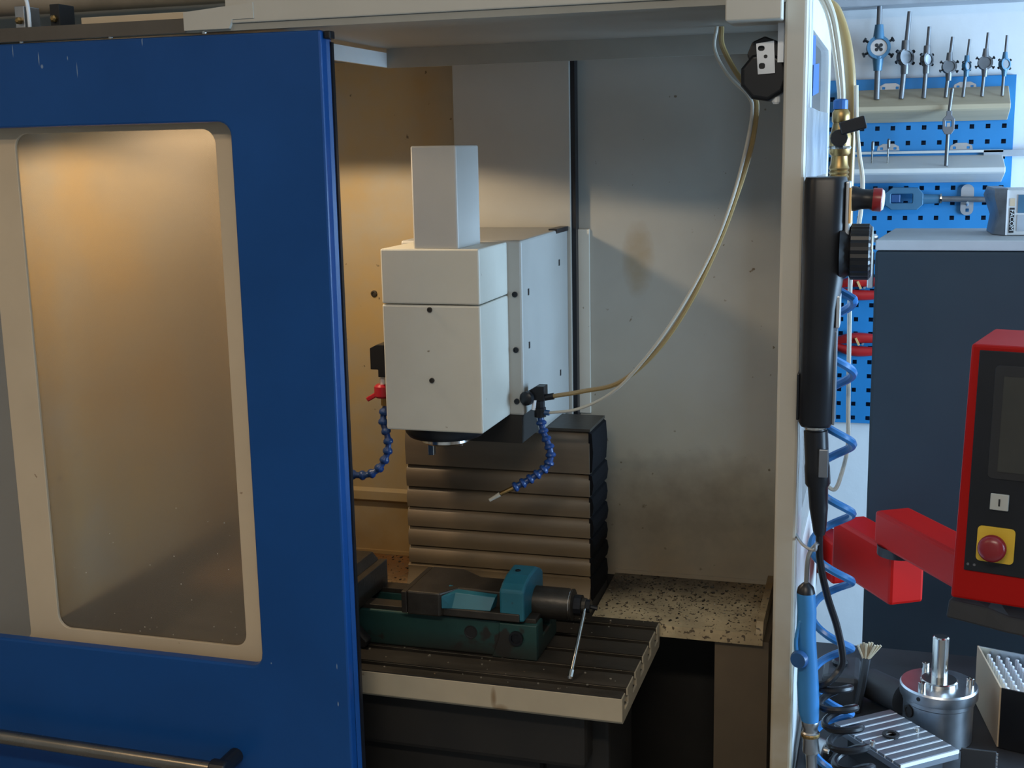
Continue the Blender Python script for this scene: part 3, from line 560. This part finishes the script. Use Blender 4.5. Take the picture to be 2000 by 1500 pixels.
obj('thin_drop_tube', G().tube(spline([(-.056, .12, 1.83), (-.054, .12, 1.78), (-.049, .12, 1.735), (-.043, .12, 1.695), (-.0445, .12, 1.65), (-.050, .12, 1.61), (-.0555, .12, 1.555), (-.0545, .12, 1.45), (-.053, .12, 1.36), (-.052, .12, 1.305), (-.060, .12, 1.262), (-.0695, .12, 1.238), (-.085, .12, 1.247)]), .0032, 8), m_tubew, smooth=True, label='thin cream tube dropping past the handwheel to a hook', cat='tube')

# ------------------------------------------------------------------ pegboard and tools
PB = thing('pegboard', (.03, 1.44, 1.055), 'blue perforated tool panel on the white wall', 'pegboard')
g = G(); pt = .0357; hs = .0052; x0p, zt = -.2335, 1.898
nx, nz_ = 14, 23; YF, YB = 1.436, 1.4375
xg = [x0p - .0, ]; hx0 = -.0427 - 5 * pt
def hole_x(i): return hx0 + i * pt
hz0 = 1.5685 - 14 * pt
def hole_z(j): return hz0 + j * pt
cache = {}
def vtx(x, z):
    k = (round(x, 5), round(z, 5))
    if k not in cache: cache[k] = g.b.verts.new((x, YF, z))
    return cache[k]
xs_ = []; zs_ = []
for i in range(14): xs_ += [hole_x(i) - hs, hole_x(i) + hs]
for j in range(23): zs_ += [hole_z(j) - hs, hole_z(j) + hs]
xs_ = [-.245] + [x for x in xs_ if x < .258] + [.263]; zs_ = [1.055] + [z for z in zs_ if 1.058 < z < 1.894] + [1.898]
for i in range(len(xs_) - 1):
    for j in range(len(zs_) - 1):
        xm, zm = (xs_[i] + xs_[i + 1]) / 2, (zs_[j] + zs_[j + 1]) / 2
        if abs((xm - hx0) / pt - round((xm - hx0) / pt)) < .02 and abs((zm - hz0) / pt - round((zm - hz0) / pt)) < .02 and xs_[i + 1] - xs_[i] < .012 and zs_[j + 1] - zs_[j] < .012: continue
        g.face([vtx(xs_[i], zs_[j]), vtx(xs_[i + 1], zs_[j]), vtx(xs_[i + 1], zs_[j + 1]), vtx(xs_[i], zs_[j + 1])])
pf = obj('perforated_sheet', g, m_peg, PB); md = pf.modifiers.new('thick', 'SOLIDIFY'); md.thickness = .002; md.offset = -1
obj('side_return', G().box(.261, .264, 1.436, 1.4495, 1.055, 1.898), m_peg, PB); obj('top_return', G().box(-.245, .264, 1.436, 1.4495, 1.896, 1.899), m_peg, PB)
obj('backing', G().box(-.244, .26, 1.446, 1.449, 1.057, 1.896), mat('peg_back', (.01, .05, .13), .7), PB)
# tool racks
def rack(x0, x1, y0, zt_, zf, m, label):
    o = obj('tool_rack', G().prism([(1.434, zt_), (y0, zf), (y0 - .001, zf - .010), (y0 + .006, zf - .014), (1.425, zf - .036), (1.434, zf - .036)], 'x', x0, x1), m, None, .0015, label=label, cat='tool rack', group='tool racks on the pegboard'); return o
r1 = rack(-.13, .248, 1.352, 1.874, 1.832, m_rack, 'wooden rack block holding the row of die stocks')
r2 = rack(-.13, .242, 1.325, 1.717, 1.689, m_rackw, 'white rack bar below the wooden rack block')
obj('grip_rail', G().box(-.13, .243, 1.425, 1.4345, 1.722, 1.728), m_rackw, r2)
def clip(x, z, parent, y=1.4335):
    obj('hook_clip', G().plate([(x - .026, z - .006), (x + .026, z - .006), (x + .024, z + .004), (x + .012, z + .010), (x - .012, z + .010), (x - .024, z + .004)], [rrect(x - .019, x - .012, z - .004, z + .002, .001, 2), rrect(x + .012, x + .019, z - .004, z + .002, .001, 2)], 'y', y, y + .0015), m_zinc, parent)
clip(-.016, 1.878, r1); clip(.152, 1.876, r1); clip(-.016, 1.736, r2); clip(.150, 1.735, r2)
# die stocks: x, top z, ring z, ring radius, rod radius, yaw, blue?, lean
stocks = [(-.046, 2.075, 1.968, .024, .0055, 8, 1, .0, 'large blue-grey die stock with round die, tallest in the rack'), (.015, 2.047, 1.944, .0175, .005, 38, 0, .006, 'die stock with dark slanted head, second from the ball valve'),
          (.063, 2.011, 1.937, .0145, .0042, 48, 0, .004, 'die stock with bright ring face, third from the ball valve'), (.113, 1.986, 1.919, .0145, .0036, 15, 0, .007, 'die stock standing directly above the hanging tap wrench'),
          (.151, 1.979, 1.919, .011, .003, 55, 1, .007, 'slim blue-grey die stock, third from the right in the wooden rack'), (.191, 1.992, 1.925, .0145, .0032, 10, 0, .005, 'dark die stock with four knob screws, second from the right'),
          (.233, 1.984, 1.920, .0125, .0028, 40, 1, .003, 'small pale die stock with bright lower rod, rightmost in the rack')]
for x, zt_, zr, rr, rd, yaw, blue, lean, lab in stocks:
    yb = 1.385; zb = 1.862; rr *= 1.12; rd *= 1.25
    t = thing('die_stock', (x, yb, zb), lab, 'die stock', 'die stocks in the wooden rack')
    def P(z): return Vector((x + lean * (z - zr) / .1, yb, z))
    m1 = m_blued if blue else m_toolsteel
    fr = Vector((math.sin(R(yaw)), -math.cos(R(yaw)), .08)); sd = Vector((math.cos(R(yaw)), math.sin(R(yaw)), 0))
    obj('upper_rod', G().cyl(P(zr + rr), P(zt_), rd, 10, rd * .85), m_toolsteel, t, smooth=True)
    obj('lower_rod', G().cyl(P(zb - .012), P(zr - rr), rd, 10), m_chrome if rd < .003 else m_toolsteel, t, smooth=True)
    c = P(zr)
    hd_ = obj('head_ring', G().lathe([(rr * .72, -rr * .38), (rr, -rr * .38), (rr, rr * .38), (rr * .72, rr * .38)], c, fr, 24, False), m1, t, smooth=True)
    obj('head_neck', G().lathe([(rr * .5, 0), (rd * 1.5, rr * .9), (rd * 1.4, rr * 1.2)], c + Vector((0, 0, rr * .75)), (0, 0, 1), 12), m1, t, smooth=True)
    obj('head_neck', G().lathe([(rr * .5, 0), (rd * 1.5, rr * .9), (rd * 1.4, rr * 1.2)], c - Vector((0, 0, rr * .75)), (0, 0, -1), 12), m1, t, smooth=True)
    die = obj('die', G().lathe([(rr * .71, -rr * .3), (rr * .71, rr * .26)], c, fr, 20), m_zinc if x < 0 or yaw > 45 else m_toolsteel, t, smooth=True)
    if x < 0:
        for k in range(4):
            a = R(45 + 90 * k); e = sd * math.cos(a) + Vector((0, 0, 1)) * math.sin(a)
            obj('die_hole', G().lathe([(rr * .16, 0), (rr * .16, .001)], c + fr.normalized() * rr * .262 + e * rr * .26, fr, 10), m_blackm, die)
        obj('die_hole', G().lathe([(rr * .14, 0), (rr * .14, .001)], c + fr.normalized() * rr * .262, fr, 10), m_blackm, die)
    for a in (30, 150, 205, 330):
        e = (sd * math.cos(R(a)) + Vector((0, 0, 1)) * math.sin(R(a))); obj('thumb_screw', G().lathe([(rr * .11, 0), (rr * .11, rr * .3), (rr * .22, rr * .34), (rr * .22, rr * .5)], c + e * rr * .95, e, 8), m_black, t)
# tap wrench hanging in the white rack, two pins
t = thing('tap_wrench', (.115, 1.340, 1.694), 'grey tap wrench standing in the white rack bar', 'tap wrench')
obj('lower_rod', G().cyl((.114, 1.340, 1.694), (.115, 1.340, 1.765), .0045, 10), m_toolsteel, t, smooth=True)
obj('wrench_body', G().plate([(.108, 1.765), (.122, 1.765), (.1285, 1.775), (.1285, 1.80), (.122, 1.808), (.122, 1.818), (.110, 1.818), (.110, 1.808), (.1025, 1.80), (.1025, 1.775)], [rrect(.109, .122, 1.782, 1.797, .002, 2)], 'y', 1.333, 1.346), m_plate, t, .001)
obj('upper_rod', G().cyl((.116, 1.340, 1.818), (.1205, 1.340, 1.868), .004, 10), m_toolsteel, t, smooth=True); obj('jaw_block', G().box(.112, .119, 1.335, 1.344, 1.782, 1.791), m_zinc, t)
for x, z, lab in ((-.052, 1.752, 'short steel pin in the white rack, nearer the ball valve'), (-.016, 1.757, 'taller short steel pin in the white rack, farther from the valve')):
    t = thing('drill_pin', (x, 1.375, 1.70), lab, 'steel pin', 'pins in the white rack')
    obj('shank', G().cyl((x, 1.375, 1.695), (x, 1.375, 1.735), .0022, 8), m_chrome, t); obj('head', G().lathe([(.0022, 0), (.0036, .004), (.0036, .02), (.002, .023)], (x + .001, 1.375, z - .022), (0, 0, 1), 10), m_toolsteel, t)
# big tap wrench lying across the board
t = thing('large_tap_wrench', (.08, 1.41, 1.59), 'large blue adjustable tap wrench hanging crosswise on the pegboard', 'tap wrench')
obj('wrench_body', G().plate([(-.02, 1.602), (-.004, 1.590), (.055, 1.590), (.068, 1.602), (.068, 1.628), (.056, 1.642), (-.002, 1.643), (-.02, 1.630)], [rrect(-.006, .044, 1.606, 1.628, .002, 2)], 'y', 1.395, 1.418), m_blued, t, .004)
obj('jaw', G().box(-.006, .016, 1.398, 1.414, 1.607, 1.627), m_gund, t, .002)
obj('socket', G().cyl((.066, 1.407, 1.615), (.107, 1.407, 1.615), .012, 14, .0105), m_blued, t, smooth=True); obj('collar', G().cyl((.106, 1.407, 1.615), (.110, 1.407, 1.615), .0125, 14), m_chrome, t)
obj('bar', G().cyl((.108, 1.407, 1.615), (.25, 1.407, 1.612), .0068, 12), m_toolsteel, t, smooth=True)
h_ = obj('wrench_clip', G().plate(rrect(.154, .183, 1.575, 1.648, .0138, 6), [rrect(.1655, .1735, 1.583, 1.591, .001, 2)], 'y', 1.427, 1.430), m_zinc, None, label='round-ended zinc clip holding the large tap wrench bar', cat='clip')
obj('clip_hook', G().tube([(.168, 1.428, 1.602), (.168, 1.410, 1.600), (.168, 1.398, 1.606)], .003, 8), m_zinc, h_)
# red handled tools
for z, lab in ((1.40, 'red-handled tool on the pegboard just below the handwheel'), (1.26, 'red-handled tool on the pegboard behind the spiral hose')):
    t = thing('red_tool', (-.07, 1.41, z - .03), lab, 'hand tool', 'red-handled tools on the pegboard')
    for k, dz in ((0, .012), (1, -.014)):
        obj('grip', G().tube(spline([(-.135, 1.415, z + dz * .3), (-.09, 1.412, z + dz * 1.2), (-.04, 1.412, z + dz * 1.25), (.02, 1.412, z + dz * .9)]), lambda f: .007 + .006 * math.sin(math.pi * min(1, f * 1.1)), 10), m_redtool, t, smooth=True)
    obj('grip_stripe', G().box(-.075, -.070, 1.396, 1.400, z - .002, z + .018, Matrix.Rotation(R(-25), 3, 'Y')), m_orange, t)
    obj('jaw', G().box(-.15, -.128, 1.41, 1.42, z - .01, z + .01), m_black, t, .002)
    obj('hook', G().cyl((-.06, 1.41, z), (-.06, 1.436, z), .003, 8), m_zinc, t)

# ------------------------------------------------------------------ slate cabinet, carton
CB = thing('control_cabinet', (.135, .92, 0), 'dark slate-grey machine cabinet standing before the pegboard', 'cabinet')
poly = [(-.030, .75), (.30, .75), (.30, 1.10), (.006, 1.10)]
obj('body', G().prism(poly, 'z', 0, 1.545), m_cab, CB, .006)
obj('lid', G().prism([(-.030, .749), (.30, .749), (.30, 1.10), (.006, 1.10)], 'z', 1.546, 1.5655), m_cabtop, CB, .002)
obj('corner_stud', G().lathe([(.010, 0), (.010, .012), (.006, .016)], (-.036, .84, 1.555), (0, 0, 1), 10), m_zinc, CB)
obj('hinge', G().box(-.044, -.0315, .775, .80, 1.47, 1.54), m_zinc, CB, .002)
CT = thing('tool_carton', (.25, .93, 1.566), 'pale tool carton in grey film on the slate cabinet', 'carton')
obj('box', G().box(.213, .295, .868, 1.02, 1.5665, 1.654), m_boxw, CT, .002)
g = G().loft([[(.2125, .870, 1.5665), (.2125, 1.02, 1.5665), (.187, 1.02, 1.5665), (.190, .90, 1.5665)], [(.2125, .869, 1.60), (.2125, 1.02, 1.60), (.192, 1.02, 1.60), (.202, .89, 1.60)], [(.2125, .869, 1.64), (.2125, 1.02, 1.64), (.178, 1.02, 1.64), (.190, .88, 1.64)], [(.2125, .870, 1.657), (.2125, 1.02, 1.657), (.184, 1.02, 1.657), (.190, .89, 1.657)]])
obj('film_wrap', g, m_bag, CT, smooth=40)
obj('box_edge', G().box(.2115, .2145, .866, .87, 1.567, 1.654), m_white, CT)
fp = obj('name_panel', G().box(.2175, .2265, .8668, .8678, 1.5715, 1.620), m_blackm, CT)
rot = Matrix(((0, 1, 0), (0, 0, -1), (-1, 0, 0)))       # text reads downwards on the front face
text('brand_lettering', 'FACOM', .0108, (.222, .8664, 1.596), rot, m_white, CT, 1.12)
obj('picture_panel', G().box(.232, .262, .8668, .8678, 1.61, 1.645), m_blued, CT); obj('picture_panel', G().box(.232, .262, .8668, .8678, 1.575, 1.606), m_duct, CT)
obj('small_tab', G().box(.2175, .2265, .8668, .8678, 1.623, 1.638), m_beige, CT)

# ------------------------------------------------------------------ red arms and control panel
AR = thing('operator_panel', (.15, .3, .95), 'red operator panel with dark screen on folding red arms', 'control panel')
dv = Vector((.509, -.861, 0)); pv = Vector((.861, .509, 0))
def beam(a, ln, w_, z0, z1):
    a = Vector(a); q = [a, a + pv * w_, a + pv * w_ + dv * ln, a + dv * ln]; return G().prism([(p.x, p.y) for p in q], 'z', z0, z1)
st = Vector((.018, .420, 0)) - dv * .21
obj('lower_arm', beam(st, .21, .067, .95, 1.05), m_pred, AR, .006)
obj('arm_bracket', G().prism([(-.26, .86), (-.113, .742), (-.090, .69), (-.055, .71), (-.075, .78), (-.26, .92)], 'z', .885, .972), m_pred, AR, .006)
obj('pivot_bearing', G().lathe([(.036, 0), (.036, .016)], (.030, .418, 1.047), (0, 0, 1), 24), m_black, AR, smooth=True)
obj('upper_arm', beam((-.012, .425, 0), .25, .067, 1.061, 1.122), m_pred, AR, .006)
P0 = Vector((.116, .15, 1.46)); u = Vector((.97, -.25, 0)).normalized(); nn = Vector((-.25, -.97, 0)).normalized(); vv_ = (Vector((0, 0, -.387)) + nn * .045).normalized(); nf = vv_.cross(u).normalized()
if nf.y > 0: nf = -nf
def Q(a, b, c=0): return P0 + u * a + vv_ * b + nf * c
def slab(a0, a1, b0, b1, c0, c1, r=0):
    pf_ = rrect(a0, a1, b0, b1, r, 5) if r else [(a0, b0), (a1, b0), (a1, b1), (a0, b1)]
    return G().loft([[Q(p[0], p[1], c0) for p in pf_], [Q(p[0], p[1], c1) for p in pf_]])
bk = -.075
g = G().loft([[Q(0, 0), Q(.46, 0), Q(.46, .376), Q(-.004, .376)], [Q(0, 0) - nn * .17, Q(.46, 0) - nn * .17, Q(.46, .36) - nn * .10, Q(0, .36) - nn * .10]])
cas = obj('casing', g, m_pred, AR, .004)
fc = obj('front_plate', slab(.0125, .45, .008, .331, .0005, .003), m_black, AR, .001)
obj('screen_bezel', slab(.036, .44, .028, .192, .0035, .005, .006), m_blackm, fc, .001); obj('screen', slab(.049, .43, .0435, .181, .0052, .006), m_screen, fc)
kb = obj('start_button', slab(.043, .068, .213, .2365, .0035, .009), m_key, fc, .001); obj('button_mark', slab(.0545, .057, .220, .2305, .0092, .0096), m_blackm, kb)
yp = obj('stop_plate', slab(.0285, .080, .262, .3135, .0035, .006, .006), m_yellow, fc)
obj('stop_knob', G().lathe([(.014, 0), (.014, .010), (.0195, .012), (.0195, .019), (.016, .0235), (.008, .0255)], Q(.0525, .2905, .006), nf, 24), m_stop, yp, smooth=True)
for a in (.018, .027): obj('screw', G().lathe([(.0022, 0), (.002, .001)], Q(a, .3215, .003), nf, 8), m_toolsteel, fc)
obj('hand_rest', G().loft([[Q(-.005, .378, .004), Q(-.006, .404, .012), Q(-.004, .404, -.06), Q(-.004, .376, -.06)], [Q(.05, .381, .006), Q(.05, .408, .016), Q(.05, .408, -.06), Q(.05, .376, -.06)], [Q(.08, .388, .01), Q(.08, .410, .02), Q(.08, .410, -.06), Q(.08, .376, -.06)], [Q(.46, .40, .012), Q(.46, .422, .025), Q(.46, .422, -.06), Q(.46, .376, -.06)]]), m_blackm, AR, .003)
obj('support_beam', G().prism([(.19, .62), (.32, .40), (.60, .40), (.60, .70)], 'z', .875, .945), m_pred, AR, .005)

# ------------------------------------------------------------------ bench with fixtures (bottom right)
BN = thing('work_bench', (.3, .25, 0), 'dark cluttered bench in front of the slate cabinet', 'bench')
obj('top', G().box(-.115, .70, .02, .60, .775, .80), m_bench, BN, .003)
for x in (-.06, .66):
    for y in (.05, .56): obj('leg', G().box(x - .02, x + .02, y - .02, y + .02, 0, .775), m_bench, BN)
# slotted plate
c0, c1, c2, c3 = Vector((-.061, .149, 0)), Vector((.024, .219, 0)), Vector((.124, .101, 0)), Vector((.04, .03, 0))
SP = thing('slotted_plate', (.03, .125, .80), 'grey slotted clamping plate with bright grooves on the bench', 'plate')
nb = 9
pl = obj('base', G().prism([(c.x, c.y) for c in (c0, c1, c2, c3)], 'z', .835, .8455), m_plate, SP, .001)
obj('stand', G().prism([(c.x, c.y) for c in (c0.lerp(c2, .12), c1.lerp(c3, .12), c2.lerp(c0, .12), c3.lerp(c1, .12))], 'z', .8, .835), m_bench, SP)
for k in range(nb):
    f0, f1 = (k + .06) / nb, (k + .80) / nb
    q = [c0.lerp(c3, f0), c1.lerp(c2, f0), c1.lerp(c2, f1), c0.lerp(c3, f1)]
    obj('land', G().prism([(p.x, p.y) for p in q], 'z', .8456, .850), m_plate, SP, .0004)
    if k < nb:
        q = [c0.lerp(c3, f1 + .012), c1.lerp(c2, f1 + .012), c1.lerp(c2, f1 + .024), c0.lerp(c3, f1 + .024)]
        obj('groove', G().prism([(p.x, p.y) for p in q], 'z', .8456, .8502), m_white, SP)
cc = c0.lerp(c3, .48).lerp(c1.lerp(c2, .48), .45)
obj('center_bush', G().lathe([(.013, 0), (.013, .004), (.008, .004), (.008, .0005)], (cc.x, cc.y, .8495), (0, 0, 1), 18), m_blackm, SP)
for a, b in ((.05, .55), (.86, .52)):
    q = c0.lerp(c3, b).lerp(c1.lerp(c2, b), a); obj('stop_screw', G().lathe([(.004, 0), (.004, .006), (.002, .007)], (q.x, q.y, .8495), (0, 0, 1), 10), m_chrome, SP)
# cylindrical index fixture
IX = thing('index_fixture', (.098, .245, .80), 'round steel fixture with upright shaft beside the slotted plate', 'fixture')
ib = obj('body', G().lathe([(.054, 0), (.054, .062), (.056, .064), (.056, .072)], (.098, .245, .801), (0, 0, 1), 40), m_alu, IX, smooth=True)
obj('bore', G().lathe([(.0105, 0), (.0105, .002), (.007, .002), (.007, .0005)], (.098 - .0455, .245 - .030, .852), (-.83, -.55, 0), 16), m_blackm, ib)
fl = obj('flange', G().lathe([(.060, 0), (.0605, .002), (.0605, .016), (.0585, .019), (.028, .019)], (.098, .245, .8735), (0, 0, 1), 48), m_alu, IX, smooth=25)
obj('side_hole', G().lathe([(.0035, 0), (.0035, .001)], (.098 - .032, .245 - .0507, .883), (-.53, -.85, 0), 10), m_blackm, fl)
obj('hub', G().lathe([(.029, 0), (.029, .005), (.027, .007)], (.098, .245, .8925), (0, 0, 1), 32), m_chrome, IX, smooth=True)
obj('shaft', G().lathe([(.0125, 0), (.0125, .070), (.0105, .072)], (.098, .245, .8995), (0, 0, 1), 24), m_chrome, IX, smooth=True)
for a in (115, 235, 355):
    x, y = .098 + .047 * math.cos(R(a)), .245 + .047 * math.sin(R(a)); obj('cap_screw', G().lathe([(.006, 0), (.006, .014), (.005, .015), (.003, .015), (.003, .011)], (x, y, .892), (0, 0, 1), 14), m_chrome, fl, smooth=True)
# pin box
PX = thing('pin_box', (.26, .30, .80), 'open metal box packed with upright white pins', 'box')
a0, a1 = Vector((.167, .396, 0)), Vector((.191, .228, 0)); wv = Vector((.145, -.045, 0))
def wallp(p, q, th, z0, z1): 
    n_ = (q - p).cross(Vector((0, 0, 1))).normalized() * th; return G().prism([(r.x, r.y) for r in (p, q, q + n_, p + n_)], 'z', z0, z1)
obj('side_plate', wallp(a0, a1, .003, .801, .902), m_beige, PX, .0005); obj('back_plate', wallp(a0, a0 + wv, .003, .801, .902), m_alu, PX, .0005)
obj('front_plate', wallp(a1, a1 + wv, .003, .801, .902), m_black, PX, .0005); obj('side_plate', wallp(a0 + wv, a1 + wv, .003, .801, .902), m_alu, PX, .0005)
obj('liner', G().prism([(p.x, p.y) for p in (a0 + wv * .05, a1 + wv * .05, a1 + wv * .97, a0 + wv * .97)], 'z', .802, .845), m_white, PX)
pin = None
for i in range(9):
    for j in range(9):
        p = a0.lerp(a1, .08 + i * .098) + wv * (.09 + j * .1)
        if pin is None:
            pin = obj('pin', G().lathe([(.0032, 0), (.0032, .048), (.0022, .049)], (p.x, p.y, .846), (0, 0, 1), 8), m_white, PX); pbase = p.copy()
        else:
            instance(pin, 'pin', PX, p - pbase)
# clutter at the bench edge
GB = thing('gear_rack', (.16, .12, .80), 'small dark bracket with toothed bright edge under the steel fixture', 'bracket')
obj('plate', G().box(.128, .178, .118, .122, .801, .845), m_bench, GB, .001)
for k in range(7): obj('tooth', G().box(.178, .1805, .1185, .1215, .806 + k * .0055, .809 + k * .0055), m_zinc, GB)
RD = thing('steel_roller', (-.075, .115, .80), 'short polished steel roller on the bench edge under the cables', 'roller')
obj('barrel', G().lathe([(.015, 0), (.017, .002), (.017, .034), (.015, .036)], (-.100, .128, .8175), (.8, -.4, 0), 24), m_steel, RD, smooth=True); obj('hub', G().lathe([(.007, 0), (.007, .006)], (-.068, .112, .8175), (.8, -.4, 0), 14), m_chrome, RD)
BR = thing('bristle_brush', (-.016, .30, .80), 'short brush with pale bristles standing behind the coiled cable', 'brush')
obj('handle', G().tube([(-.030, .30, .802), (-.022, .30, .85), (-.016, .30, .90)], .007, 8), m_bench, BR, smooth=True)
for k in range(9):
    a = (k - 4) * .11; obj('bristle', G().cyl((-.016 + a * .012, .30 + .002 * (k % 3 - 1), .90), (-.012 + a * .042, .30 + .004 * (k % 3 - 1), .928 - abs(a) * .012), .0022, 6), m_rack, BR)
TB = thing('dark_tool_block', (-.06, .33, .80), 'dark rounded tool block behind the spiral hose on the bench', 'block')
obj('body', G().box(-.088, -.025, .30, .40, .801, .862), m_bench, TB, .01); obj('knob', G().lathe([(.012, 0), (.014, .006), (.01, .01)], (-.06, .35, .862), (0, 0, 1), 14), m_black, TB)
CR = obj('round_bar', G().cyl((-.01, .36, .83), (.045, .31, .83), .026, 24), m_bench, smooth=True, label='dark round bar lying between tool block and steel fixture', cat='bar')
